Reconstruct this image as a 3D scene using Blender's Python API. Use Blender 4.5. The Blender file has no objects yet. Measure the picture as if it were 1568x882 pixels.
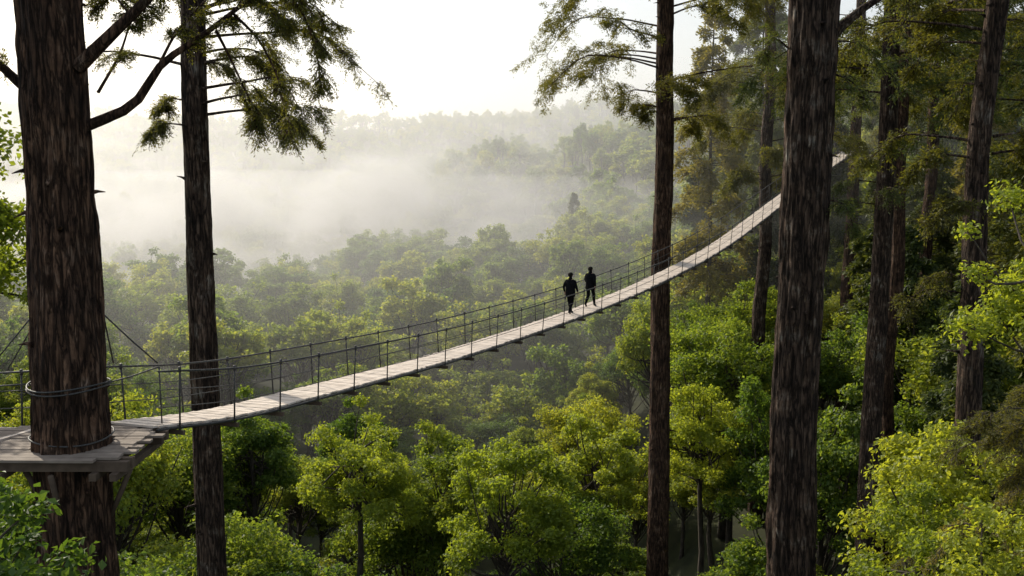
import bpy, math, numpy as np
from mathutils import Vector
SC=bpy.context.scene
R=np.random.default_rng(11)
def nrm(v):
    v=np.asarray(v,float); return v/np.maximum(np.linalg.norm(v,axis=-1,keepdims=True),1e-9)
def vnoise(p,seed=0):
    p=np.asarray(p,float); i=np.floor(p).astype(np.int64); f=p-i; f=f*f*(3-2*f)
    def h(a,b,c):
        x=(a*374761393+b*668265263+c*1274126177+seed*974634777)&0xffffffff
        x=((x^(x>>13))*1274126177)&0xffffffff; x=x^(x>>16)
        return (x&0xffffff)/float(0xffffff)
    r=0
    for dx in (0,1):
        for dy in (0,1):
            for dz in (0,1):
                w=(f[...,0] if dx else 1-f[...,0])*(f[...,1] if dy else 1-f[...,1])*(f[...,2] if dz else 1-f[...,2])
                r=r+w*h(i[...,0]+dx,i[...,1]+dy,i[...,2]+dz)
    return r*2-1
class Geo:
    def __init__(s): s.V=[];s.Q=[];s.M=[];s.S=[];s.n=0
    def add(s,V,Q,m=0,smooth=False):
        V=np.asarray(V,float).reshape(-1,3);Q=np.asarray(Q,np.int64).reshape(-1,4)
        s.V.append(V);s.Q.append(Q+s.n);s.M.append(np.full(len(Q),m));s.S.append(np.full(len(Q),smooth));s.n+=len(V)
    def tube(s,P,r,sides=8,m=0,cap=True):
        P=np.asarray(P,float);n=len(P);r=np.broadcast_to(np.asarray(r,float),(n,)).copy()
        if cap:
            P=np.vstack([P[:1],P,P[-1:]]);r=np.concatenate([[1e-4],r,[1e-4]]);n+=2
        T=np.gradient(P,axis=0)
        if cap: T[0]=T[1]=P[2]-P[1];T[-1]=T[-2]=P[-2]-P[-3]
        T=nrm(T)
        ref=np.array([0,0,1.]) if abs(T[:,2]).mean()<.8 else np.array([1.,0,0])
        A=nrm(np.cross(T,ref));B=np.cross(T,A)
        th=np.linspace(0,2*np.pi,sides,endpoint=False)
        V=P[:,None]+r[:,None,None]*(A[:,None]*np.cos(th)[None,:,None]+B[:,None]*np.sin(th)[None,:,None])
        s.add(V.reshape(-1,3),gridq(n,sides),m,True)
    def twigs(s,A,E,F,r,m=0):
        n=len(A);P=np.stack([A,E,F],1);T=nrm(F-A);X=nrm(np.cross(T,[.3,.2,1.]));Y=np.cross(T,X)
        th=np.array([0,2.094,4.189]);rr=np.array([r,r*.65,r*.3])
        V=P[:,:,None]+rr[None,:,None,None]*(X[:,None,None]*np.cos(th)[None,None,:,None]+Y[:,None,None]*np.sin(th)[None,None,:,None])
        q=gridq(3,3);Q=(q[None]+np.arange(n)[:,None,None]*9).reshape(-1,4);s.add(V.reshape(-1,3),Q,m,True)
    def box(s,c,ax,ay,az,m=0):
        c=np.asarray(c,float);k=[]
        for z in(-1,1):
            for y in(-1,1):
                for x in(-1,1): k.append(c+x*np.asarray(ax)+y*np.asarray(ay)+z*np.asarray(az))
        s.add(k,[[0,2,3,1],[4,5,7,6],[0,1,5,4],[2,6,7,3],[0,4,6,2],[1,3,7,5]],m)
    def leaves(s,C,A,B,m=1,fold=.18):
        N=np.cross(A,B);N=nrm(N)*np.linalg.norm(B,axis=-1,keepdims=True)*fold
        V=np.stack([C,C+A*.45+B*.5+N,C+A,C+A*.45-B*.5+N],1)
        n=len(C);s.add(V.reshape(-1,3),np.arange(4*n).reshape(n,4),m)
    def obj(s,name,mats,parent=None,link=True):
        V=np.concatenate(s.V);Q=np.concatenate(s.Q);M=np.concatenate(s.M);S=np.concatenate(s.S)
        me=bpy.data.meshes.new(name)
        me.vertices.add(len(V));me.vertices.foreach_set('co',V.ravel())
        me.loops.add(Q.size);me.loops.foreach_set('vertex_index',Q.ravel().astype(np.int32))
        me.polygons.add(len(Q));me.polygons.foreach_set('loop_start',np.arange(0,Q.size,4,dtype=np.int32))
        me.polygons.foreach_set('material_index',M.astype(np.int32));me.polygons.foreach_set('use_smooth',S.astype(bool))
        for m in mats: me.materials.append(m)
        me.update(calc_edges=True)
        o=bpy.data.objects.new(name,me)
        if link: SC.collection.objects.link(o)
        if parent: o.parent=parent
        return o
def gridq(n,m):
    i=np.arange(n-1)[:,None];j=np.arange(m)[None,:];jj=(j+1)%m
    return np.stack([i*m+j,i*m+jj,(i+1)*m+jj,(i+1)*m+j],-1).reshape(-1,4)
def smooth(P,n):
    P=np.asarray(P,float);P=np.vstack([2*P[0]-P[1],P,2*P[-1]-P[-2]])
    t=np.linspace(0,len(P)-3-1e-6,n);i=t.astype(int);f=(t-i)[:,None]
    a,b,c,d=P[i],P[i+1],P[i+2],P[i+3]
    return .5*((2*b)+(c-a)*f+(2*a-5*b+4*c-d)*f*f+(3*b-a-3*c+d)*f**3)
def interp(P,t):
    t=np.clip(t,0,1)*(len(P)-1);i=np.minimum(t.astype(int),len(P)-2);f=(t-i)[:,None]
    return P[i]*(1-f)+P[i+1]*f, nrm(P[i+1]-P[i])
def newmat(name):
    m=bpy.data.materials.new(name);m.use_nodes=True;nt=m.node_tree;nt.nodes.clear()
    return m,nt,nt.nodes,nt.links
def ramp(N,cols,pos):
    r=N.new('ShaderNodeValToRGB');e=r.color_ramp.elements
    e[0].position=pos[0];e[0].color=(*cols[0],1);e[1].position=pos[-1];e[1].color=(*cols[-1],1)
    for c,p in list(zip(cols,pos))[1:-1]:
        k=e.new(p);k.color=(*c,1)
    return r
def leaf_mat(name,cols,trans=.4,gloss=.35,nscale=.35,tm=(2.1,1.85,.75)):
    m,nt,N,L=newmat(name)
    out=N.new('ShaderNodeOutputMaterial');geo=N.new('ShaderNodeNewGeometry');oi=N.new('ShaderNodeObjectInfo');tc=N.new('ShaderNodeTexCoord')
    no=N.new('ShaderNodeTexNoise');no.inputs['Scale'].default_value=nscale;no.inputs['Detail'].default_value=1
    L.new(tc.outputs['Object'],no.inputs['Vector'])
    a=N.new('ShaderNodeMath');a.operation='MULTIPLY_ADD';L.new(geo.outputs['Random Per Island'],a.inputs[0]);a.inputs[1].default_value=.35
    b=N.new('ShaderNodeMath');b.operation='MULTIPLY_ADD';L.new(oi.outputs['Random'],b.inputs[0]);b.inputs[1].default_value=.7
    c=N.new('ShaderNodeMath');c.operation='MULTIPLY_ADD';L.new(no.outputs['Fac'],c.inputs[0]);c.inputs[1].default_value=.5;c.inputs[2].default_value=-.25
    L.new(c.outputs[0],b.inputs[2]);L.new(b.outputs[0],a.inputs[2])
    r=ramp(N,cols,[0,.5,1] if len(cols)==3 else [0,.35,.7,1]);L.new(a.outputs[0],r.inputs[0])
    p=N.new('ShaderNodeBsdfPrincipled');p.inputs['Roughness'].default_value=.5;p.inputs['Specular IOR Level'].default_value=gloss
    t=N.new('ShaderNodeBsdfTranslucent');mx=N.new('ShaderNodeMixShader');mx.inputs[0].default_value=trans
    g=N.new('ShaderNodeMix');g.data_type='RGBA';g.blend_type='MULTIPLY';g.inputs['Factor'].default_value=1;g.inputs['B'].default_value=(*tm,1)
    L.new(r.outputs[0],g.inputs['A']);L.new(r.outputs[0],p.inputs['Base Color']);L.new(g.outputs['Result'],t.inputs['Color'])
    L.new(p.outputs[0],mx.inputs[1]);L.new(t.outputs[0],mx.inputs[2]);L.new(mx.outputs[0],out.inputs['Surface'])
    return m
def bark_mat(name,cols,bump=.6,dist=.06,lich=0,sc=(5,5,.7)):
    m,nt,N,L=newmat(name)
    out=N.new('ShaderNodeOutputMaterial');tc=N.new('ShaderNodeTexCoord');mp=N.new('ShaderNodeMapping');mp.inputs['Scale'].default_value=sc
    L.new(tc.outputs['Object'],mp.inputs[0])
    n1=N.new('ShaderNodeTexNoise');n1.inputs['Scale'].default_value=1.6;n1.inputs['Detail'].default_value=9;n1.inputs['Roughness'].default_value=.65;n1.inputs['Distortion'].default_value=.8
    L.new(mp.outputs[0],n1.inputs['Vector'])
    v=N.new('ShaderNodeTexVoronoi');v.feature='DISTANCE_TO_EDGE';v.inputs['Scale'].default_value=2.0
    wp=N.new('ShaderNodeVectorMath');wp.operation='MULTIPLY_ADD';wp.inputs[1].default_value=(1.2,1.2,1.2);L.new(n1.outputs['Color'],wp.inputs[0]);L.new(mp.outputs[0],wp.inputs[2]);L.new(wp.outputs[0],v.inputs['Vector'])
    n2=N.new('ShaderNodeTexNoise');n2.inputs['Scale'].default_value=1.5;n2.inputs['Detail'].default_value=6;n2.inputs['Roughness'].default_value=.65;L.new(tc.outputs['Object'],n2.inputs['Vector'])
    r=ramp(N,cols,[.32,.5,.68]);L.new(n1.outputs['Fac'],r.inputs[0])
    vr=ramp(N,[(.22,.22,.22),(1,1,1)],[0,.15]);L.new(v.outputs['Distance'],vr.inputs[0])
    mu=N.new('ShaderNodeMix');mu.data_type='RGBA';mu.blend_type='MULTIPLY';mu.inputs['Factor'].default_value=.85
    L.new(r.outputs[0],mu.inputs['A']);L.new(vr.outputs[0],mu.inputs['B'])
    big=ramp(N,[(.62,.62,.62),(1.3,1.22,1.1)],[.38,.62]);L.new(n2.outputs['Fac'],big.inputs[0])
    m2=N.new('ShaderNodeMix');m2.data_type='RGBA';m2.blend_type='MULTIPLY';m2.inputs['Factor'].default_value=1
    L.new(mu.outputs['Result'],m2.inputs['A']);L.new(big.outputs[0],m2.inputs['B'])
    lr=ramp(N,[(0,0,0),(1,1,1)],[.54,.66]);L.new(n2.outputs['Fac'],lr.inputs[0])
    lm=N.new('ShaderNodeMath');lm.operation='MULTIPLY';lm.inputs[1].default_value=lich;L.new(lr.outputs[0],lm.inputs[0])
    l3=N.new('ShaderNodeMath');l3.operation='MULTIPLY';L.new(lm.outputs[0],l3.inputs[0]);L.new(vr.outputs[0],l3.inputs[1])
    nr=ramp(N,[(0,0,0),(1,1,1)],[.42,.62]);L.new(n1.outputs['Fac'],nr.inputs[0])
    l2=N.new('ShaderNodeMath');l2.operation='MULTIPLY';L.new(l3.outputs[0],l2.inputs[0]);L.new(nr.outputs[0],l2.inputs[1])
    mx=N.new('ShaderNodeMix');mx.data_type='RGBA';mx.inputs['B'].default_value=(.30,.28,.24,1);L.new(l2.outputs[0],mx.inputs['Factor']);L.new(m2.outputs['Result'],mx.inputs['A'])
    ad=N.new('ShaderNodeMath');ad.operation='MULTIPLY_ADD';L.new(vr.outputs[0],ad.inputs[0]);ad.inputs[1].default_value=.6;L.new(n1.outputs['Fac'],ad.inputs[2])
    bp=N.new('ShaderNodeBump');bp.inputs['Strength'].default_value=bump;bp.inputs['Distance'].default_value=dist;L.new(ad.outputs[0],bp.inputs['Height'])
    p=N.new('ShaderNodeBsdfPrincipled');p.inputs['Roughness'].default_value=.9;p.inputs['Specular IOR Level'].default_value=.2
    L.new(mx.outputs['Result'],p.inputs['Base Color']);L.new(bp.outputs[0],p.inputs['Normal']);L.new(p.outputs[0],out.inputs['Surface'])
    return m
def noise_mat(name,c0,c1,scale=3,rough=.8,bump=.3,island=0,stretch=(1,1,1),spec=.3):
    m,nt,N,L=newmat(name)
    out=N.new('ShaderNodeOutputMaterial');tc=N.new('ShaderNodeTexCoord');mp=N.new('ShaderNodeMapping');mp.inputs['Scale'].default_value=stretch
    L.new(tc.outputs['Object'],mp.inputs[0]);n=N.new('ShaderNodeTexNoise');n.inputs['Scale'].default_value=scale;n.inputs['Detail'].default_value=7
    L.new(mp.outputs[0],n.inputs['Vector']);ge=N.new('ShaderNodeNewGeometry')
    a=N.new('ShaderNodeMath');a.operation='MULTIPLY_ADD';L.new(ge.outputs['Random Per Island'],a.inputs[0]);a.inputs[1].default_value=island
    L.new(n.outputs['Fac'],a.inputs[2]);r=ramp(N,[c0,c1],[.3,.7+island]);L.new(a.outputs[0],r.inputs[0])
    bp=N.new('ShaderNodeBump');bp.inputs['Strength'].default_value=bump;bp.inputs['Distance'].default_value=.02;L.new(n.outputs['Fac'],bp.inputs['Height'])
    p=N.new('ShaderNodeBsdfPrincipled');p.inputs['Roughness'].default_value=rough;p.inputs['Specular IOR Level'].default_value=spec
    L.new(r.outputs[0],p.inputs['Base Color']);L.new(bp.outputs[0],p.inputs['Normal']);L.new(p.outputs[0],out.inputs['Surface'])
    return m
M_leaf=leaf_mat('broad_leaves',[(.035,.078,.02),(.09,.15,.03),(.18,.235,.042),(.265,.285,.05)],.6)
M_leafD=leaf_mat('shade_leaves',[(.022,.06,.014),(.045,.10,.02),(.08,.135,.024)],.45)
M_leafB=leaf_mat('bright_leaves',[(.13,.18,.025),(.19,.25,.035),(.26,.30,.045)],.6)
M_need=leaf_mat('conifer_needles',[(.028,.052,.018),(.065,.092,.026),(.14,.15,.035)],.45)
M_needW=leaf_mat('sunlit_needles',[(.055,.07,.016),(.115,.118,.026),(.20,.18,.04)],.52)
M_bark=bark_mat('redwood_bark',[(.032,.018,.012),(.10,.057,.038),(.22,.13,.085)],1,.12,.35)
M_barkG=bark_mat('weathered_bark',[(.026,.017,.012),(.085,.056,.042),(.20,.14,.105)],1,.12,1.)
M_barkS=noise_mat('thin_bark',(.03,.024,.018),(.10,.08,.065),3,.9,.5,0,(3,3,.6))
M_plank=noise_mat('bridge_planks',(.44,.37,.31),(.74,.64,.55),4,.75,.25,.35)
M_plankD=noise_mat('shaded_platform_planks',(.13,.10,.08),(.30,.245,.20),4,.8,.3,.35)  # darker than the bridge planks: the platform's shade is put into the colour
M_beam=noise_mat('weathered_timber',(.05,.034,.024),(.14,.10,.07),5,.85,.4,.2)
M_rope=noise_mat('steel_cable',(.03,.03,.03),(.08,.075,.07),30,.5,.2,0)
M_ground=noise_mat('forest_floor',(.018,.022,.01),(.045,.05,.02),.6,.95,.5,0)
# ------------------------------------------------------------------ terrain (canopy level survey points)
CP=np.array([(0,0,-22),(0,30,-20),(0,53,-22),(-5,76,-26),(4,82,-26),(0,120,-25),(0,165,-20),(0,205,-14),(0,300,-40),(0,430,-20),(0,560,12),(0,700,0),
(-8.5,30,-20),(-15,53,-20),(-23,80,-24),(-43,150,-22),(-85,300,-36),(-128,450,-32),(-200,700,-14),(-24,205,-20),(-70,620,-10),(-60,800,0),
(12.4,60,-18),(18.6,90,-15),(27,130,-11.5),(41,200,-5),(21.8,200,-9.5),(72,350,12),(100,500,24),(145,700,28),(45,300,-16),(45,450,10),
(13,30,-16),(22,50,-14),(35,80,-11),(57,130,-3),(87,200,8),(153,350,28),(300,700,50),
(-13,30,-18),(-27,60,-16),(-67,150,-18),(-135,300,-24),(-200,450,-24),(-314,700,5),(-100,0,-10),(100,0,0),(0,-150,-10),
(-1500,1500,60),(1500,1500,90),(-900,600,40),(900,500,90),(-2000,0,60),(2000,0,90),(0,-2000,40)],float)
def warp(p): return np.stack([np.arcsinh(p[...,0]/60),np.arcsinh(p[...,1]/60)],-1)
CW=warp(CP[:,:2])
def canopy(x,y):
    q=warp(np.stack([x,y],-1));d2=((q[...,None,:]-CW)**2).sum(-1)+.014
    w=d2**-2.4;z=(w*CP[:,2]).sum(-1)/w.sum(-1)
    dd=np.hypot(x,y);a=np.clip(dd/150,.5,3)
    t=np.clip((dd-720)/340,0,1);t=t*t*(3-2*t);t=np.where(y>0,t,0)
    z=z*(1-t)+t*(50+.05*np.clip(x,-100,900)+8*vnoise(np.stack([x/140,y/140,x*0],-1),19))
    z=z+a*1.6*vnoise(np.stack([x/28,y/28,x*0],-1),3)+a*.9*vnoise(np.stack([x/13,y/13,x*0],-1),5)+np.clip(dd/350,0,1.)*8*vnoise(np.stack([x/80,y/80,x*0],-1),9)
    return z
g=np.sinh(np.linspace(-4.4,4.4,171))*60/ np.sinh(4.4)*(3000/60.)
GX,GY=np.meshgrid(g,g,indexing='ij');GZ=canopy(GX,GY)-14.5
n=len(g);ii,jj=np.meshgrid(np.arange(n-1),np.arange(n-1),indexing='ij')
G=Geo();G.add(np.stack([GX,GY,GZ],-1).reshape(-1,3),np.stack([ii*n+jj,(ii+1)*n+jj,(ii+1)*n+jj+1,ii*n+jj+1],-1).reshape(-1,4),0,True)
G.obj('ground',[M_ground])
# ------------------------------------------------------------------ tree builders
def sph(n,r): v=r.normal(size=(n,3));return nrm(v)
def broadleaf(name,nleaf,size,seed,mats,height=14.,rx=3.9,rz=4.2,nclump=44,trunk_ext=0,link=False,crown_z=None,sides=7,cs=1.):
    r=np.random.default_rng(seed);G=Geo();cz=height-rz if crown_z is None else crown_z
    d=sph(nclump,r);d[:,2]=np.abs(d[:,2])*1.15-.35;d=nrm(d)
    rad=r.uniform(.35,.92,nclump)**.7
    C=d*rad[:,None]*np.array([rx,rx,rz])*(1+.18*r.normal(size=(nclump,1)))+[0,0,cz]
    cr=r.uniform(.6,1.4,nclump)*rx/3.9*(1.1-.25*rad)*cs
    top=C[:,2].max()+.7*rx/3.9; C[:,2]+=height-top
    L0=2+trunk_ext+cz+.2*rz
    zz=np.linspace(-2-trunk_ext,cz+.2*rz,9);lean=r.normal(size=2)*.04*(0 if trunk_ext else 1)
    tp=np.stack([lean[0]*zz+.12*np.sin(zz*.7+seed),lean[1]*zz+.12*np.cos(zz*.5),zz],1)
    G.tube(tp,np.linspace(.055*rx+.07,.03*rx,9),sides,0)
    tl=1-.55*(rz*1.4+1)/max(L0,1) if trunk_ext else .45
    for c,q in zip(C,cr):
        t=np.array([r.uniform(tl,1)]);b=interp(tp,t)[0][0]
        mid=b*.5+c*.5+r.normal(size=3)*.3*rx/4-[0,0,.3*rx/4]
        G.tube(smooth([b,mid,c],6),np.linspace(.018*rx,.006*rx,6),5,0,False)
    w=cr**2;cnt=(nleaf*w/w.sum()).astype(int)
    idx=np.repeat(np.arange(nclump),cnt);m=len(idx)
    dd=sph(m,r);dd[:,2]=np.where(r.random(m)<.35,np.abs(dd[:,2]),dd[:,2])
    rr=cr[idx]*r.uniform(.2,1.15,m)**.6
    rr*=1+.5*vnoise(dd*2.4+idx[:,None]*7.3,seed)
    P=C[idx]+dd*rr[:,None]*np.array([1,1,.72])
    N=nrm(dd*.45+np.array([-.2,.1,.5])+r.normal(size=(m,3))*.55)
    A=nrm(np.cross(N,r.normal(size=(m,3))));B=np.cross(N,A)
    s=size*r.uniform(.6,1.35,m)[:,None]
    G.leaves(P,A*s,B*s*.7,1)
    return G.obj(name,mats,link=link)
def bough(G,pts,r0,twl,ntw,leaf,k,r,droop=.35,start=.15,m=1,twigs=True,lw=.34):
    P=smooth(pts,8);G.tube(P,np.linspace(r0,r0*.25,8),6 if r0>.02 else 4,0,False)
    t=start+(1-start)*r.random(ntw)**.9
    b,T=interp(P,t);up=np.array([0,0,1.])
    side=nrm(np.cross(T,up)+1e-3*r.normal(size=T.shape));sg=np.where(r.random(ntw)<.5,1,-1)[:,None]
    D=nrm(T*.7+side*sg*r.uniform(.4,1,(ntw,1))+up*r.uniform(-.6,.3,(ntw,1))+r.normal(size=(ntw,3))*.2)
    Ln=twl*(1.1-.65*t)*r.uniform(.4,1.3,ntw)
    if twigs:
        l=Ln[:,None];G.twigs(b,b+D*l*.5-up*droop*l*.25,b+D*l-up*droop*l,.010)
    ix=np.repeat(np.arange(ntw),k);n=len(ix);s=r.random(n)**.8
    lat=nrm(np.cross(D,up)+1e-3)[ix]
    wd=(Ln[ix]*.3*(1-s)*r.uniform(-1,1,n))[:,None]
    C=b[ix]+D[ix]*(Ln[ix]*s)[:,None]+lat*wd-up*(droop*Ln[ix]*s*s)[:,None]+r.normal(size=(n,3))*leaf*.45
    A=nrm(D[ix]+lat*np.sign(wd)*.7+r.normal(size=(n,3))*.5-up*.2)
    Nn=nrm(up+r.normal(size=(n,3))*.7);B=nrm(np.cross(A,Nn))
    sc=leaf*r.uniform(.6,1.4,n)[:,None]
    G.leaves(C,A*sc,B*sc*lw,m)
def limb(G,pts,r0,nsub,sl,twl,ntw,leaf,k,r,droop=.35,start=.25,m=1,sd=.15,lw=.34,tw=True):
    P=smooth(pts,14);G.tube(P,np.linspace(r0,r0*.2,14),7,0,False)
    t=start+(1-start)*r.random(nsub)**.8;b,T=interp(P,t);up=np.array([0,0,1.])
    for a,tt,tv in zip(b,t,T):
        sg=1 if r.random()<.5 else -1
        sdv=nrm(np.cross(tv,up));d=nrm(tv*r.uniform(.4,1)+sdv*sg*r.uniform(.2,1)+up*r.uniform(-.4,.45))
        l=sl*(1.15-.6*tt)*r.uniform(.5,1.2)
        bough(G,[a,a+d*l*.5+up*.03*l,a+d*l-up*sd*l],max(.009,r0*.22),twl,ntw,leaf,k,r,droop,.1,m,tw,lw)
def trunk(G,X,Y,z0,z1,rad,seed,sides=72,dz=.14,amp=.07,wob=.12,m=0,zref=None):
    n=int((z1-z0)/dz);z=np.linspace(z0,z1,n);rz=np.interp(z,[a for a,_ in rad],[b for _,b in rad])
    th=np.linspace(0,2*np.pi,sides,endpoint=False)
    Z,T=np.meshgrid(z,th,indexing='ij');rr=np.repeat(rz[:,None],sides,1)
    c,s=np.cos(T),np.sin(T)
    nz=lambda k,kz,sd:vnoise(np.stack([c*k+50,s*k+50,Z*kz+70],-1),seed+sd)
    ridge=1-2*np.abs(nz(5.5,.45,1))
    d=amp*(.75*ridge+.6*nz(11,1.1,2)+.6*nz(1.3,.35,3)+.5*nz(3,1.2,6)+.45*nz(20,3.,4))
    rr=rr*(1+d)
    cx=X+wob*vnoise(np.stack([z*.16,z*0,z*0],-1),seed+8);cy=Y+wob*vnoise(np.stack([z*.16,z*0+9,z*0],-1),seed+9)
    V=np.stack([cx[:,None]+rr*c,cy[:,None]+rr*s,Z],-1)
    G.add(V.reshape(-1,3),gridq(n,sides),m,True)
    for _ in range(int((z1-z0)*.9)):
        k=R.integers(0,n-2);a=R.uniform(0,6.28);b=np.array([cx[k]+rz[k]*.9*np.cos(a),cy[k]+rz[k]*.9*np.sin(a),z[k]])
        l=R.uniform(.04,.3)*(1 if R.random()<.8 else 1.8);dv=np.array([np.cos(a),np.sin(a),R.uniform(-.3,.5)])
        G.tube([b,b+dv*(rz[k]*.12+l*.4),b+dv*(rz[k]*.12+l)+[0,0,-.03]],[.05+.04*rz[k],.03,.008],6,m)
def bpath(X,Y,z,a,l,rad,r,upw):
    d=np.array([np.cos(a),np.sin(a),0]);b=np.array([X,Y,z])+d*rad*.8
    w=np.array([-d[1],d[0],0])*l*.08*r.normal()
    return [b,b+d*l*.33+w+[0,0,upw*l*.33],b+d*l*.7+w+[0,0,upw*l*.35],b+d*l+[0,0,(upw*.1-.22)*l]]
def branches(G,X,Y,zs,length,r,leaf,k,ntw,twl,rad=.3,azf=None,droop=.3,m=1,r0=.06,upw=.25,lw=.38,twigs=True):
    for z in zs:
        a=r.uniform(0,6.28) if azf is None else azf(r);l=length(z)*r.uniform(.65,1.2)
        bough(G,bpath(X,Y,z,a,l,rad,r,upw),r0,twl*min(1,l/3),max(5,int(ntw*l/3)),leaf,k,r,droop,m=m,lw=lw,twigs=twigs)
def limbs(G,X,Y,zs,length,r,leaf,k,nsub,sl,twl,ntw,rad=.3,azf=None,droop=.3,r0=.06,upw=.25,tw=True):
    for z in zs:
        a=r.uniform(0,6.28) if azf is None else azf(r);l=length(z)*r.uniform(.55,1.2)
        limb(G,bpath(X,Y,z,a,l,rad,r,upw),r0,nsub,sl*l/3.4,twl,ntw,leaf,k,r,droop,tw=tw)
def conifer(name,H,R0,seed,mats,leaf,k,ntw,cb=.3,nb=70,trr=.35,link=False):
    r=np.random.default_rng(seed);G=Geo()
    z=np.linspace(-3,H,14);G.tube(np.stack([.1*np.sin(z*.2+seed),.1*np.cos(z*.17),z],1),np.linspace(trr,.04,14),9,0)
    zs=H*(cb+(1-cb)*r.random(nb)**.9)*.99
    branches(G,0,0,zs,lambda q:.5+R0*(1-(q/H-cb)/(1-cb))**.75,r,leaf,k,ntw,1.3*R0/4+.3,.1,None,.35,1,.05,.12,.42,False)
    return G.obj(name,mats,link=link)
def scatter(name,pts,rot,scl,idx,col):
    me=bpy.data.meshes.new(name);me.from_pydata([tuple(p) for p in pts],[],[])
    for an,tp,dat in (('rot','FLOAT_VECTOR',rot),('scl','FLOAT_VECTOR',scl)):
        a=me.attributes.new(an,tp,'POINT');a.data.foreach_set('vector',np.asarray(dat,np.float32).ravel())
    a=me.attributes.new('idx','INT','POINT');a.data.foreach_set('value',np.asarray(idx,np.int32))
    o=bpy.data.objects.new(name,me);SC.collection.objects.link(o)
    ng=bpy.data.node_groups.new(name+'_nodes','GeometryNodeTree')
    ng.interface.new_socket(name='Geometry',in_out='INPUT',socket_type='NodeSocketGeometry')
    ng.interface.new_socket(name='Geometry',in_out='OUTPUT',socket_type='NodeSocketGeometry')
    N=ng.nodes;L=ng.links;gi=N.new('NodeGroupInput');go=N.new('NodeGroupOutput');ip=N.new('GeometryNodeInstanceOnPoints');ci=N.new('GeometryNodeCollectionInfo')
    ci.inputs['Collection'].default_value=col;ci.inputs['Separate Children'].default_value=True;ci.inputs['Reset Children'].default_value=True
    def na(nm,tp):
        q=N.new('GeometryNodeInputNamedAttribute');q.data_type=tp;q.inputs['Name'].default_value=nm
        return next(s for s in q.outputs if s.enabled and s.name=='Attribute')
    L.new(gi.outputs[0],ip.inputs['Points']);L.new(ci.outputs[0],ip.inputs['Instance']);ip.inputs['Pick Instance'].default_value=True
    L.new(na('idx','INT'),ip.inputs['Instance Index']);L.new(na('rot','FLOAT_VECTOR'),ip.inputs['Rotation']);L.new(na('scl','FLOAT_VECTOR'),ip.inputs['Scale'])
    L.new(ip.outputs[0],go.inputs[0])
    md=o.modifiers.new('scatter','NODES');md.node_group=ng
    return o
def coll(name,objs):
    c=bpy.data.collections.new(name)
    for o in objs: c.objects.link(o)
    return c
near=[broadleaf('leafy_tree_a%d'%i,20000,.21,100+i,[M_barkS,M_leaf],14,[3.9,3.4,4.4,3.6][i],[4.2,4.8,4,5][i],[60,54,66,58][i],cs=.86) for i in range(4)]
mid=[broadleaf('leafy_tree_b%d'%i,5500,.38,200+i,[M_barkS,M_leaf],14,[3.9,3.4,4.4][i],[4.2,4.8,4][i],44,sides=5) for i in range(3)]
far=[broadleaf('leafy_tree_c%d'%i,1300,.8,300+i,[M_barkS,M_leaf],14,[4.2,3.6,4.6][i],[4.2,4.8,4][i],26,sides=4) for i in range(3)]
con=[conifer('fir_tree_a%d'%i,20,3.0,400+i,[M_barkS,M_need],.42,26,20,.12,90,.25) for i in range(2)]
C1=coll('leafy_tree_models',near+mid+far+con)
NEAR=2;MID=6;FAR=9
def band(y0,y1,sp,seed,xm=30,k=.62):
    r=np.random.default_rng(seed);ys=np.arange(y0,y1,sp);out=[]
    for y in ys:
        X=np.arange(-k*y-xm,k*y+xm,sp);out.append(np.stack([X+r.uniform(-.48,.48,len(X))*sp,np.full(len(X),y)+r.uniform(-.48,.48,len(X))*sp],1))
    return np.concatenate(out)
def mkforest(P,seed,hs=(.5,1.28)):
    r=np.random.default_rng(seed);n=len(P);d=np.hypot(P[:,0],P[:,1])
    s=r.uniform(hs[0],hs[1],n)*np.where(d>250,1.08,1);z=canopy(P[:,0],P[:,1])+ (s-1)*14+r.normal(size=n)*.6
    idx=np.where(d<115,NEAR+r.integers(0,4,n),np.where(d<300,MID+r.integers(0,3,n),FAR+r.integers(0,3,n)))
    f=(r.random(n)<.07)&(d>640)&(P[:,0]>-20)&(P[:,0]<250);idx=np.where(f,r.integers(0,2,n),idx)
    zb=z-14*s;zb=np.where(f,zb-1,zb)
    sw=s**.6*r.uniform(.9,1.2,n)
    sw=np.where(f,s*.9,sw)
    scl=np.stack([sw,sw,s],1);rot=np.stack([r.normal(size=n)*.04,r.normal(size=n)*.04,r.uniform(0,6.28,n)],1)
    return np.column_stack([P,zb]),rot,scl,idx
P=np.concatenate([band(22,115,7.0,1),band(115,300,7.3,2),band(300,620,9,3),band(620,1300,13,4,60)])
keep=np.ones(len(P),bool)
for (tx,ty,rr) in [(-7.9,17.5,3),(-8.7,27.8,4),(8.2,54.6,4),(7.6,50,4.5),(7,45,4.5),(6.4,21.8,3),(6.4,27,4),(-7.6,23,4),(6.2,40,4),(-.2,52,5),(5.2,62,4),(-9.6,60,5),(13,66,4)]: keep&=np.hypot(P[:,0]-tx,P[:,1]-ty)>rr
P=P[keep]
pts,rot,scl,idx=mkforest(P,5)
EX=np.array([(-4.5,66,-17.5,1.0,3),(3.2,56,-19,.9,2),(12.5,48,-17.5,.95,1),(-14,47,-16.5,1.,0),(-18,66,-15,1.1,1),(17,78,-12,1.15,2),(22,92,-10.5,1.15,0),(-12,76,-18,1,1)])
FR=np.array([(27,66,-4,.8,-2),(33,62,-2,.9,-1),(40,72,0,1.,-2),(31,84,-1,.9,-1),(38,90,2,1.,-2),(25,54,-6,.7,-1),(30,50,-4,.8,-2),(45,66,1,1,-1),(28,110,2,1,-2),(24,128,1,1,-1),(36,112,5,1.1,-2),(52,84,5,1.1,-1),(14.5,232,-7,.75,-1),(21,44,-6.5,.7,-2)])
EX=np.vstack([EX,FR])
hh=np.where(EX[:,4]<0,20.,14.)
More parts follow.
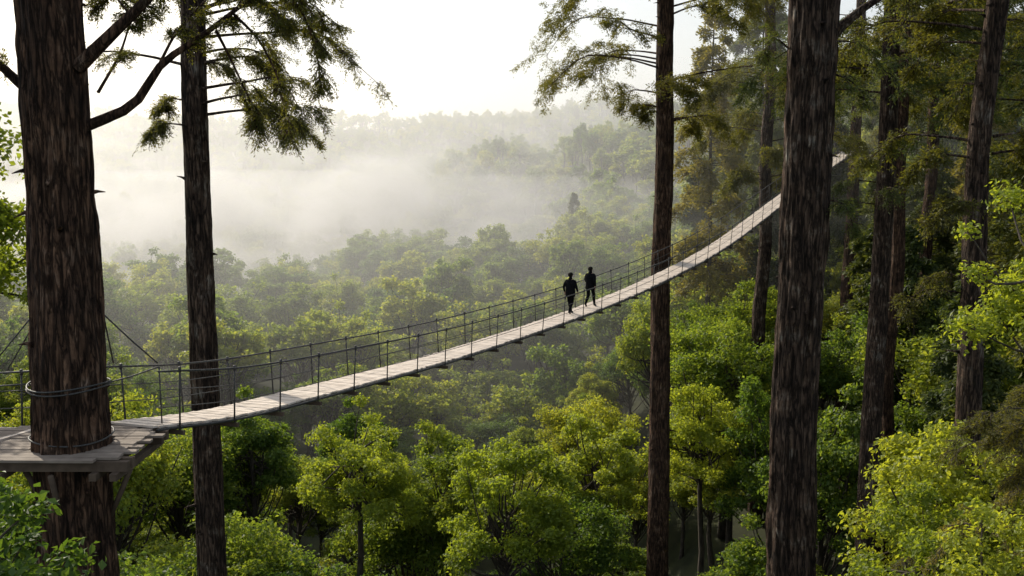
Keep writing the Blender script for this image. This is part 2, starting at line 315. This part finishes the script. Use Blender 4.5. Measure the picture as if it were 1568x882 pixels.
ep=np.column_stack([EX[:,:2],EX[:,2]-hh*EX[:,3]]);er=np.column_stack([EX[:,0]*0,EX[:,0]*0,EX[:,0]*3.3]);es=np.repeat(EX[:,3:4],3,1)
pts=np.vstack([pts,ep]);rot=np.vstack([rot,er]);scl=np.vstack([scl,es]);idx=np.concatenate([idx,NEAR+EX[:,4].astype(int)])
scatter('forest_canopy',pts,rot,scl,idx,C1)
tall=[conifer('hemlock_a%d'%i,42,[5.2,4.6,5.6][i],500+i,[M_barkS,[M_need,M_needW,M_need][i]],.34,24,20,[.38,.3,.45][i],[80,95,70][i],[.42,.38,.5][i]) for i in range(3)]
C2=coll('hemlock_models',tall)
r=np.random.default_rng(77);TP=[(21,106),(37,68),(46,98),(40,60),(46,80),(48,106),(54,92),(38,128),(50,130),(62,110),(70,135),(58,150),(46,150),(80,160),(75,120),(30,122),(64,84),(52,70),(90,140),(100,180),(85,190),(66,175),(50,190),(110,150),(31,142),(40,170),(46,56),(30,44),(58,62)]
TP=np.array(TP);cz=canopy(TP[:,0],TP[:,1])-14
n=len(TP);sc=r.uniform(.85,1.15,n)
scatter('hemlock_forest',np.column_stack([TP,cz]),np.column_stack([r.normal(size=n)*.01,r.normal(size=n)*.01,r.uniform(0,6.28,n)]),np.column_stack([sc,sc,sc]),r.integers(0,3,n),C2)
# ------------------------------------------------------------------ individual big trees
G=Geo();r=np.random.default_rng(21)
trunk(G,-7.9,17.4,-34,20,[(-34,.95),(-14,.70),(-5,.62),(0,.54),(10,.47),(24,.34)],31,sides=110,dz=.1,amp=.085)
limb(G,[(-7.4,17.3,1.6),(-6.75,17.2,2.15),(-6.0,17.2,2.85),(-5.2,17.4,3.9),(-4.3,17.5,5.2)],.13,12,1.1,.4,12,.055,26,r,.4,.4)
B=[(-7.4,17.5,.62),(-6.6,17.6,1.0),(-6.1,17.7,1.7),(-5.4,17.8,2.2),(-4.7,17.9,2.75),(-3.9,18.1,3.4)]
limb(G,B,.1,16,.9,.38,12,.055,26,r,.5,.45)
for b in [[(-4.9,17.9,2.6),(-4.45,18,2.1),(-4.1,18,1.3),(-3.95,18,.35)],[(-5.2,17.9,2.3),(-5.,18.1,1.8),(-4.75,18.3,1.1),(-4.6,18.3,.6)],[(-4.3,18,3.1),(-3.75,18,2.7),(-3.5,18.1,2.0),(-3.4,18.1,1.3)],
          [(-6.2,17.7,1.6),(-5.9,18,2.3),(-5.4,18.2,2.9),(-5.,18.4,3.3)],[(-6.9,17.3,2.0),(-6.6,17.8,2.6),(-6.2,18.2,3.1),(-5.7,18.4,3.4)],[(-4.6,17.9,2.8),(-4.2,18,2.9),(-3.6,18,2.8),(-3.2,18.2,2.5)],
          [(-7.2,17.6,1.2),(-6.9,17.9,1.9),(-6.7,18.1,2.6),(-6.4,18.4,3.2)],[(-6.5,17.7,2.4),(-6.9,18.0,2.8),(-7.1,18.3,3.0),(-7.3,18.5,2.9)],[(-5.6,17.6,3.2),(-6.0,18.,3.3),(-6.4,18.3,3.1),(-6.6,18.4,2.7)]]:
    limb(G,b,.03,9,.6,.34,13,.055,26,r,.5,.15)
limb(G,[(-8.4,17.4,1.3),(-9.,17.2,1.9),(-9.8,17,2.3)],.09,10,1.0,.4,12,.055,26,r,.5,.1)
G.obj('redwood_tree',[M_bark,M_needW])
G=Geo()
trunk(G,-8.7,27.8,-34,22,[(-34,.5),(-12,.4),(0,.33),(26,.22)],32,sides=64,dz=.16,amp=.08,wob=.08)
r=np.random.default_rng(22)
limbs(G,-8.7,27.8,r.uniform(2.2,11,16),lambda z:3.2,r,.075,24,11,1.2,.5,12,.33,None,.4,.045,.2)
limbs(G,-8.7,27.8,[1.3,1.6,2.0,2.7,3.4,4.1,4.8,5.6],lambda z:3.9,r,.075,26,14,1.3,.5,12,.33,lambda q:q.uniform(-.7,.5),.6,.045,.12)
limbs(G,-8.7,27.8,[1.0,1.7],lambda z:1.3,r,.075,26,10,1.2,.5,12,.33,lambda q:q.uniform(2.6,3.6),.4,.03,.1)
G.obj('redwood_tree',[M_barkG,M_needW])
G=Geo();r=np.random.default_rng(23)
trunk(G,8.23,54.6,-34,26,[(-34,.7),(-18,.56),(0,.46),(32,.3)],33,sides=56,dz=.25,amp=.08)
limbs(G,8.23,54.6,r.uniform(2.0,17,44),lambda z:5.8 if z>4 else 3.2,r,.13,20,14,1.6,.75,11,.45,None,.4,.055,.2,tw=False)
G.obj('redwood_tree',[M_bark,M_needW])
G=Geo();r=np.random.default_rng(24)
trunk(G,6.4,21.8,-30,20,[(-30,.74),(-12,.52),(-5,.45),(0,.46),(4,.48),(22,.36)],34,sides=100,dz=.1,amp=.12)
limb(G,[(6.85,21.8,2.7),(7.4,21.7,3.2),(8.,21.6,3.6),(9,21.4,4.4)],.12,12,1,.45,12,.07,26,r,.5,.35)
for b in [[(6.8,21.7,1.9),(7.2,21.5,1.7),(7.5,21.4,1.3)],[(6.8,21.6,-.8),(7.1,21.4,-.9),(7.3,21.3,-1.3)],[(6.85,21.9,2.6),(7.5,21.9,2.5),(8.1,21.9,1.9)],[(5.95,21.8,2.4),(5.6,21.7,2.6),(5.35,21.7,2.3)]]:
    limb(G,b,.025,7,.5,.28,11,.06,22,r,.6,.15)
limbs(G,6.4,21.8,r.uniform(4.6,12,10),lambda z:3.5,r,.08,22,12,1.2,.5,12,.45,None,.4,.055,.2)
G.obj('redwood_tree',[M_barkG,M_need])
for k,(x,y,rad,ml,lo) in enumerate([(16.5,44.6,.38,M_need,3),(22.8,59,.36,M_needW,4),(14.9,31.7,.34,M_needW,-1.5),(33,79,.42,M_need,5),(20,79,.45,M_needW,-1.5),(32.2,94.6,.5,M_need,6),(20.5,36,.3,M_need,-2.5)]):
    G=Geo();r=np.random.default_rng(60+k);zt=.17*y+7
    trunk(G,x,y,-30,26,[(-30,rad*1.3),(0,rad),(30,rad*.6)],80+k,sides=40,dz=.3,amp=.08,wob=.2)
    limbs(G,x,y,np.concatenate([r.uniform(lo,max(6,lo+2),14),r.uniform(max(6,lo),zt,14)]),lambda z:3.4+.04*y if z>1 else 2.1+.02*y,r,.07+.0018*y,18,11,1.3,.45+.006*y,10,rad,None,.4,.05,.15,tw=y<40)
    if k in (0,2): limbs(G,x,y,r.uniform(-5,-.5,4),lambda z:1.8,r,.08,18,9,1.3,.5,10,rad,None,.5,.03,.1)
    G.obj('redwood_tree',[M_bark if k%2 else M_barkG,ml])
def place(o,x,y,z,rz=0,s=1): o.location=(x,y,z);o.rotation_euler=(0,0,rz);o.scale=(s,s,s);return o
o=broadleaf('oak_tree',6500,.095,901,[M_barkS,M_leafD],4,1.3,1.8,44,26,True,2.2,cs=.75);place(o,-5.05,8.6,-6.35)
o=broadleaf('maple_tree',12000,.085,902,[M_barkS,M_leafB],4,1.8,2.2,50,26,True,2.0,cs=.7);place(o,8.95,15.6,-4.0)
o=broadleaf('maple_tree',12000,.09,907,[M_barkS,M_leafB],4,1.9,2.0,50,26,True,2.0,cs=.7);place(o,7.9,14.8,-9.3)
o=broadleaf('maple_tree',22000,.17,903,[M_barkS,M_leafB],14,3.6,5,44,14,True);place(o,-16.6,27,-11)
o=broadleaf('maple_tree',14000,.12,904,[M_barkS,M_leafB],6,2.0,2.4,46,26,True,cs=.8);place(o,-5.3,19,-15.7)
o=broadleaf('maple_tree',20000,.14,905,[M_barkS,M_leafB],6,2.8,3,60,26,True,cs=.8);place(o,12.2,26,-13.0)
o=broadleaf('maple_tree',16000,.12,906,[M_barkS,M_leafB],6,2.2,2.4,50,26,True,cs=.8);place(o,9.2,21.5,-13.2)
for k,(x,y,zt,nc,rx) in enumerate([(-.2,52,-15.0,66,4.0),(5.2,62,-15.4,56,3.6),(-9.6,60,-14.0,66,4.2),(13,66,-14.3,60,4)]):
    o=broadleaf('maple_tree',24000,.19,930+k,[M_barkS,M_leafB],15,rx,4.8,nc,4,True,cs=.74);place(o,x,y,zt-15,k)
for k,(x,y,zt,R0,mm) in enumerate([(10.3,17.6,-4.6,2.9,M_needW),(12.6,22,-4.6,3.2,M_needW)]):
    G=Geo();r=np.random.default_rng(910+k)
    z=np.linspace(-34,zt,14);G.tube(np.stack([x+0*z,y+0*z,z],1),np.linspace(.3,.03,14),9,0)
    zz=zt-r.uniform(.1,6,30)
    limbs(G,x,y,zz,lambda q:.4+R0*min(1,((zt-q)/3.5)**.7),r,.06,22,11,1.2,.4,12,.1,None,.3,.03,.1)
    G.obj('hemlock_tree',[M_barkS,mm])
# ------------------------------------------------------------------ suspension bridge
def span(G,pts,w=1.1,post=1.9,N=1600):
    P=smooth(pts,N);seg=np.linalg.norm(np.diff(P,axis=0),axis=1);S=np.concatenate([[0],np.cumsum(seg)])
    at=lambda s:np.array([np.interp(s,S,P[:,i]) for i in range(3)]).T
    Lt=S[-1];r=np.random.default_rng(3);s=np.arange(.08,Lt,.17);C=at(s);T=nrm(at(s+.05)-at(s-.05));T[-1]=T[-2]
    X=nrm(np.cross(T,[0,0,1.]));U=np.cross(X,T)
    for c,t,x,u in zip(C,T,X,U):
        a=r.normal()*.012;t2=nrm(t+x*a);x2=nrm(x-t*a)
        G.box(c+x*r.normal()*.015+u*r.normal()*.004,x2*(w/2+r.uniform(-.02,.03)),t2*.078,u*.02,0)
    ss=np.arange(0,Lt,.5);c=at(ss);t=nrm(np.gradient(c,axis=0));x=nrm(np.cross(t,[0,0,1.]));up=np.array([0,0,1.])
    for sg in(-1,1):
        G.tube(c+x*sg*(w/2-.1)-up*.07,.045,6,1)
        G.tube(c+x*sg*(w/2+.06)-up*.05,.03,6,2)
        G.tube(c+x*sg*(w/2+.14)+up*1.08,.022,6,2)
        G.tube(c+x*sg*(w/2+.11)+up*.72,.010,4,2)
        G.tube(c+x*sg*(w/2+.09)+up*.38,.010,4,2)
    sp=np.arange(post*.35,Lt,post);c=at(sp);t=nrm(at(sp+.05)-at(sp-.05));x=nrm(np.cross(t,[0,0,1.]))
    for cc,tt,xx in zip(c,t,x):
        G.box(cc-up*.15,xx*(w/2+.17),tt*.04,up*.045,1)
        for sg in(-1,1):
            j=r.normal(size=3)*.015
            a=cc+xx*sg*(w/2+.08)-up*.12;b=cc+xx*sg*(w/2+.14)+up*1.12+j
            G.tube([a,(a+b)/2,b],[.02,.018,.018],6,2)
            G.tube([b-up*.09,b+up*.02],.032,6,2)
    return P
BP=[(-7.28,18.5,-4.97),(-6.34,21.5,-5.49),(-4.94,26,-5.96),(-1.87,33.5,-6.45),(2.85,42.5,-6.42),(7.09,49.6,-5.9),(12.03,57.8,-4.81),(17.85,67.2,-2.68),(24.2,79,-.7),(31.2,93,1.0)]
G=Geo();BPc=span(G,BP);G.obj('suspension_bridge',[M_plank,M_beam,M_rope])
G=Geo();span(G,[(-9.1,17.9,-5.0),(-14,20,-5.6),(-20,23,-5.8),(-30,28,-5)],N=400);G.obj('suspension_bridge',[M_plank,M_beam,M_rope])
G=Geo();r=np.random.default_rng(8);cx,cy,cz0=-7.9,17.45,-5.03
for i in range(-6,7):
    y=cy+i*.17
    half=[1.15,1.4][i%2]+r.uniform(-.12,.12)-(.3 if abs(i)>4 else 0)
    lo,hi=-half-.7,half
    inner=max(0,.69**2-(i*.17)**2)**.5
    segs=[(lo,hi)] if inner==0 else [(lo,-inner),(inner,hi)]
    for a,b in segs:
        G.box([cx+(a+b)/2,y,cz0+r.uniform(-.012,.012)+.002*i],[(b-a)/2,r.normal()*.015,0],[0,.078,0],[0,0,.022],0)
for yy in(-.95,-.72,.72,1.0): G.box([cx-.1,cy+yy,cz0-.12],[1.45,0,0],[0,.06,0],[0,0,.085],1)
for xx in(-1.3,-.8,.8,1.15): G.box([cx+xx,cy,cz0-.27],[.06,0,0],[0,1.15,0],[0,0,.06],1)
th=np.linspace(0,2*np.pi,49)
for z,rr in((-3.96,.69),(-3.90,.685),(-4.86,.70)):
    G.tube(np.stack([cx+rr*np.cos(th),cy-.05+rr*np.sin(th),z+.03*np.sin(2*th+z*9)],1),.016,6,2)
for a,b in [((-7.4,17.6,-2.6),(-6.85,18.9,-3.85)),((-7.45,17.9,-2.6),(-7.7,18.9,-3.85)),((-7.25,17.3,-3.9),(-6.75,18.7,-3.88)),((-7.6,18.1,-3.9),(-7.85,18.7,-3.88)),
            ((-8.4,17.4,-2.6),(-9.6,17.4,-3.95)),((-8.4,17.6,-2.6),(-9.7,18.8,-3.95)),((-8.55,17.3,-3.9),(-9.6,17.4,-3.95)),((-9.6,17.4,-3.95),(-13,18.6,-4.4)),((-6.75,18.7,-3.88),(-6.75,18.72,-5)),((-9.6,17.4,-3.95),(-9.6,17.4,-5)),((-8.6,16.9,-5.2),(-7.95,16.9,-6.5)),((-6.8,17.4,-5.3),(-7.3,17.4,-6.4)),((-7.85,16.4,-5.3),(-7.9,16.9,-6.4))]:
    thick=.05 if b[2]<-6 else .014
    G.tube([a,((a[0]+b[0])/2,(a[1]+b[1])/2,(a[2]+b[2])/2-.02),b],thick,6,1 if b[2]<-6 else 2)
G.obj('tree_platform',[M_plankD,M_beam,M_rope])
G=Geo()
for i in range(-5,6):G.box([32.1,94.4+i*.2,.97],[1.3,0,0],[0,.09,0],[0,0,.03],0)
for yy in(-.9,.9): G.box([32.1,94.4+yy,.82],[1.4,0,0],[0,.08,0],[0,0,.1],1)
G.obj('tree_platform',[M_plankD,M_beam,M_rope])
# ------------------------------------------------------------------ people
M_jacket=noise_mat('dark_jacket',(.006,.006,.007),(.012,.012,.014),12,1,.4,spec=.03)
M_trouser=noise_mat('dark_trousers',(.005,.005,.006),(.010,.010,.012),14,1,.4,spec=.03)
M_skin=noise_mat('skin',(.30,.17,.12),(.36,.21,.15),20,.5,.05)
M_hair=noise_mat('dark_hair',(.008,.006,.005),(.016,.012,.009),60,.8,.3,0,(1,1,.3),spec=.1)
M_shoe=noise_mat('dark_shoes',(.01,.01,.01),(.02,.02,.02),20,.7,.2,spec=.1)
def person(name,pose,loc,head_rot=0,cap=True,H=1.72):
    V=[];E=[];RD=[]
    def v(p,r,par=None):
        V.append(p);RD.append(r if isinstance(r,tuple) else (r,r))
        if par is not None:E.append((par,len(V)-1))
        return len(V)-1
    pel=v((0,0,.93),(.155,.105));wa=v((0,0,1.08),(.14,.10),pel);ch=v((0,.01,1.26),(.165,.115),wa);up=v((0,0,1.40),(.12,.085),ch)
    nk=v((0,0,1.49),.055,up);h1=v((0,.015,1.56),(.068,.078),nk);h2=v((0,.01,1.64),(.078,.092),h1);h3=v((0,.005,1.70),(.05,.06),h2)
    for s in(-1,1):
        hip=v((s*.095,0,.86),(.10,.10),pel);k=pose['knee'][s];a=pose['ank'][s];t=pose['toe'][s]
        kn=v(k,.076,hip);cf=v(tuple(np.array(k)*.6+np.array(a)*.4+[0,-.02,0]),.072,kn);an=v(a,.052,cf)
        hl=v(tuple(np.array(a)+[0,-.02,-.03]),.045,an);v(t,(.046,.034),hl)
        sh=v((s*.19,0,1.40),.075,up);e=pose['elb'][s];w=pose['wri'][s]
        el=v(e,.062,sh);wr=v(w,.036,el);d=nrm(np.array(w)-np.array(e));pm=np.array(w)+d*.06;pl=v(tuple(pm),(.018,.034),wr)
        for q,ln in zip((-1.5,-.5,.5,1.5),(.062,.075,.072,.058)):
            b=pm+d*.03+np.array([0,q*.018,0]);f1=v(tuple(b),.010,pl);f2=v(tuple(b+d*ln*.55+np.array([-s*.006,0,0])),.009,f1);v(tuple(b+d*ln+np.array([-s*.022,0,0])),.0075,f2)
        b=np.array(w)+d*.03+np.array([-s*.004,.035,0]);f1=v(tuple(b),.011,pl);v(tuple(b+d*.045+np.array([-s*.008,.018,0])),.009,f1)
    me=bpy.data.meshes.new('b');me.from_pydata(V,E,[]);o=bpy.data.objects.new('b',me);SC.collection.objects.link(o)
    o.modifiers.new('s','SKIN');sk=me.skin_vertices[0].data
    for i,q in enumerate(RD): sk[i].radius=q;sk[i].use_root=(i==0)
    ss=o.modifiers.new('u','SUBSURF');ss.levels=2;ss.render_levels=2
    dg=bpy.context.evaluated_depsgraph_get();bm=bpy.data.meshes.new_from_object(o.evaluated_get(dg));bpy.data.objects.remove(o)
    bm.name=name;bm.materials.clear()
    for m in(M_jacket,M_trouser,M_skin,M_hair,M_shoe):bm.materials.append(m)
    for p in bm.polygons:
        c=p.center;p.use_smooth=True
        hand=any((Vector(pose['wri'][s])-c).length<.16 and c.z<pose['wri'][s][2]+.01 for s in(-1,1)) and abs(c.x)>.15
        if c.z>1.52: p.material_index=3 if (c.z>1.66 or c.y<.03) else 2
        elif c.z>1.47: p.material_index=2
        elif hand:p.material_index=2
        elif c.z<.12 or any((Vector(pose['toe'][s])-c).length<.1 for s in(-1,1)):p.material_index=4
        elif c.z<.90:p.material_index=1
        else:p.material_index=0
    par=bpy.data.objects.new(name,None);SC.collection.objects.link(par)
    body=bpy.data.objects.new('body',bm);SC.collection.objects.link(body);body.parent=par
    G=Geo()
    th=np.linspace(0,2*np.pi,25)[:-1]
    def loft(rows,m):
        A=np.array([[[x+a*np.cos(t)*1.,y+b*np.sin(t),z] for t in th] for x,y,z,a,b in rows]);G.add(A.reshape(-1,3),gridq(len(rows),24),m,True)
    loft([(0,0,.76,.21,.16),(0,0,.82,.22,.165),(0,0,.98,.21,.155),(0,0,1.12,.21,.15),(0,.0,1.28,.235,.16),(0,0,1.38,.23,.14),(0,0,1.45,.14,.105),(0,0,1.49,.07,.07)],0)
    loft([(0,-.01,1.43,.10,.10),(0,-.005,1.50,.082,.085),(0,-.005,1.535,.08,.082)],0)
    if cap: loft([(0,-.012,1.60,.09,.1),(0,0,1.655,.102,.12),(0,0,1.67,.104,.122),(0,0,1.71,.097,.112),(0,0,1.75,.068,.08),(0,0,1.765,.01,.01)],3)
    else: loft([(0,-.02,1.58,.088,.092),(0,-.012,1.66,.104,.118),(0,-.005,1.71,.092,.107),(0,0,1.745,.055,.065),(0,0,1.755,.01,.01)],3)
    G.tube([(0,.095,1.65),(0,.12,1.615),(0,.10,1.605)],[.009,.015,.01],6,2);G.tube([(-.022,.098,1.578),(0,.104,1.578),(.022,.098,1.578)],.006,6,4)
    for s in(-1,1):
        G.tube([(s*.03,.092,1.64),(s*.03,.1,1.64)],.009,6,4);G.tube([(s*.085,-.005,1.66),(s*.094,-.012,1.63),(s*.085,0,1.60)],[.01,.016,.009],6,2)
    q=G.obj('clothing',[M_jacket,M_trouser,M_skin,M_hair,M_shoe],par)
    par.location=loc[0];par.rotation_euler=(0,0,loc[1]);s=H/1.76;par.scale=(s,s,s)
    return par
walk1=dict(knee={-1:(-.09,.10,.50),1:(.07,.02,.49)},ank={-1:(-.06,.22,.09),1:(.05,-.20,.13)},toe={-1:(-.06,.38,.035),1:(.05,-.07,.035)},
 elb={-1:(-.27,-.10,1.14),1:(.27,.02,1.13)},wri={-1:(-.26,.0,.92),1:(.26,.16,.94)})
walk2=dict(knee={-1:(-.09,.0,.49),1:(.09,.17,.52)},ank={-1:(-.08,-.28,.17),1:(.08,.27,.09)},toe={-1:(-.08,-.17,.035),1:(.08,.43,.035)},
 elb={-1:(-.27,.08,1.14),1:(.28,-.14,1.15)},wri={-1:(-.25,.24,.97),1:(.29,-.12,.92)})
def onbridge(y,off=0):
    i=np.argmin(abs(BPc[:,1]-y));p=BPc[i];t=nrm(BPc[i+4]-BPc[i-4]);x=nrm(np.cross(t,[0,0,1.]));q=p+x*off
    return ((q[0],q[1],q[2]+.025),math.atan2(-t[0],t[1]))
person('walking_man',walk1,onbridge(41.9,-.05),H=1.78)
person('walking_man',walk2,onbridge(43.6,-.02),cap=False,H=1.8)
# ------------------------------------------------------------------ haze and mist volumes
def vol_box(name,x0,x1,y0,y1,z0,z1,mat):
    G=Geo();G.box([(x0+x1)/2,(y0+y1)/2,(z0+z1)/2],[(x1-x0)/2,0,0],[0,(y1-y0)/2,0],[0,0,(z1-z0)/2]);return G.obj(name,[mat])
def haze(nm,den):
    m,nt,N,L=newmat(nm);out=N.new('ShaderNodeOutputMaterial');vs=N.new('ShaderNodeVolumeScatter');vs.inputs['Density'].default_value=den;vs.inputs['Color'].default_value=(1,1,.985,1);vs.inputs['Anisotropy'].default_value=.52
    L.new(vs.outputs[0],out.inputs['Volume']);return m
vol_box('upper_haze',-1300,1300,66,1400,-5,75,haze('upper_haze',.0012))
vol_box('valley_haze',-1290,1290,90,1390,-90,-5.2,haze('valley_haze',.0030))
m,nt,N,L=newmat('mist');out=N.new('ShaderNodeOutputMaterial');vs=N.new('ShaderNodeVolumeScatter');vs.inputs['Color'].default_value=(1,1,1,1);vs.inputs['Anisotropy'].default_value=.52
tc=N.new('ShaderNodeTexCoord');mp=N.new('ShaderNodeMapping');mp.inputs['Scale'].default_value=(1.2,.8,2.0);L.new(tc.outputs['Object'],mp.inputs[0])
no=N.new('ShaderNodeTexNoise');no.inputs['Scale'].default_value=.016;no.inputs['Detail'].default_value=3;no.inputs['Roughness'].default_value=.6;no.inputs['Distortion'].default_value=.4;L.new(mp.outputs[0],no.inputs['Vector'])
def mr(src,a,b,c=0,d=1):
    q=N.new('ShaderNodeMapRange');q.interpolation_type='SMOOTHSTEP';L.new(src,q.inputs['Value'])
    for k,vv in zip(('From Min','From Max','To Min','To Max'),(a,b,c,d)):q.inputs[k].default_value=vv
    return q.outputs[0]
def mul(a,b):
    q=N.new('ShaderNodeMath');q.operation='MULTIPLY'
    for i,x in enumerate((a,b)):
        if isinstance(x,(int,float)):q.inputs[i].default_value=x
        else:L.new(x,q.inputs[i])
    return q.outputs[0]
n2=N.new('ShaderNodeTexNoise');n2.inputs['Scale'].default_value=.012;n2.inputs['Detail'].default_value=1;L.new(tc.outputs['Object'],n2.inputs['Vector'])
sx=N.new('ShaderNodeSeparateXYZ');L.new(tc.outputs['Object'],sx.inputs[0])
zz=N.new('ShaderNodeMath');zz.operation='MULTIPLY_ADD';zz.inputs[1].default_value=-80;L.new(n2.outputs['Fac'],zz.inputs[0])
z2=N.new('ShaderNodeMath');z2.operation='ADD';z2.inputs[1].default_value=40;L.new(sx.outputs['Z'],z2.inputs[0]);L.new(z2.outputs[0],zz.inputs[2])
d=mul(mr(no.outputs['Fac'],.46,.64),mr(zz.outputs[0],8,-16));d=mul(d,mr(sx.outputs['Z'],24,10));d=mul(d,mr(sx.outputs['Y'],235,310));d=mul(d,mr(sx.outputs['Y'],520,430));d=mul(d,mr(sx.outputs['X'],130,-150,.35,1));d=mul(d,mr(sx.outputs['X'],130,80));d=mul(d,mr(sx.outputs['X'],-420,-330))
L.new(mul(d,.038),vs.inputs['Density']);L.new(vs.outputs[0],out.inputs['Volume'])
vol_box('mist_bank',-420,130,235,520,-60,24,m)
# ------------------------------------------------------------------ light, sky, camera
az=math.radians(-39);el=math.radians(31)
sd=Vector((math.sin(az)*math.cos(el),math.cos(az)*math.cos(el),math.sin(el)))
l=bpy.data.lights.new('sun','SUN');l.energy=5;l.angle=math.radians(.5);l.color=(1,.92,.77);o=bpy.data.objects.new('sun',l);SC.collection.objects.link(o);o.rotation_euler=sd.to_track_quat('Z','Y').to_euler()
w=bpy.data.worlds.new('World');SC.world=w;w.use_nodes=True;N=w.node_tree.nodes;L=w.node_tree.links
bg=N['Background'];sk=N.new('ShaderNodeTexSky');sk.sky_type='NISHITA';sk.sun_disc=False;sk.sun_elevation=el;sk.sun_rotation=az%(2*math.pi);sk.air_density=1;sk.dust_density=3;sk.ozone_density=1
tc=N.new('ShaderNodeTexCoord');mp=N.new('ShaderNodeMapping');mp.inputs['Scale'].default_value=(1,1,7);no=N.new('ShaderNodeTexNoise');no.inputs['Scale'].default_value=1.6;no.inputs['Detail'].default_value=6
L.new(tc.outputs['Generated'],mp.inputs[0]);L.new(mp.outputs[0],no.inputs['Vector'])
rp=ramp(N,[(.15,.15,.15),(.8,.8,.8)],[.35,.75]);L.new(no.outputs['Fac'],rp.inputs[0])
mx=N.new('ShaderNodeMix');mx.data_type='RGBA';mx.inputs['B'].default_value=(6.6,7.1,7.4,1);L.new(rp.outputs[0],mx.inputs['Factor']);L.new(sk.outputs[0],mx.inputs['A'])
L.new(mx.outputs['Result'],bg.inputs['Color']);bg.inputs['Strength'].default_value=.15
cam=bpy.data.cameras.new('camera');cam.lens=35;cam.sensor_width=36;cam.clip_end=6000;cam.clip_start=.1;o=bpy.data.objects.new('camera',cam);SC.collection.objects.link(o)
o.rotation_euler=(math.radians(90-7.2),0,0);SC.camera=o
SC.view_settings.view_transform='Standard';SC.view_settings.look='None';SC.view_settings.exposure=0
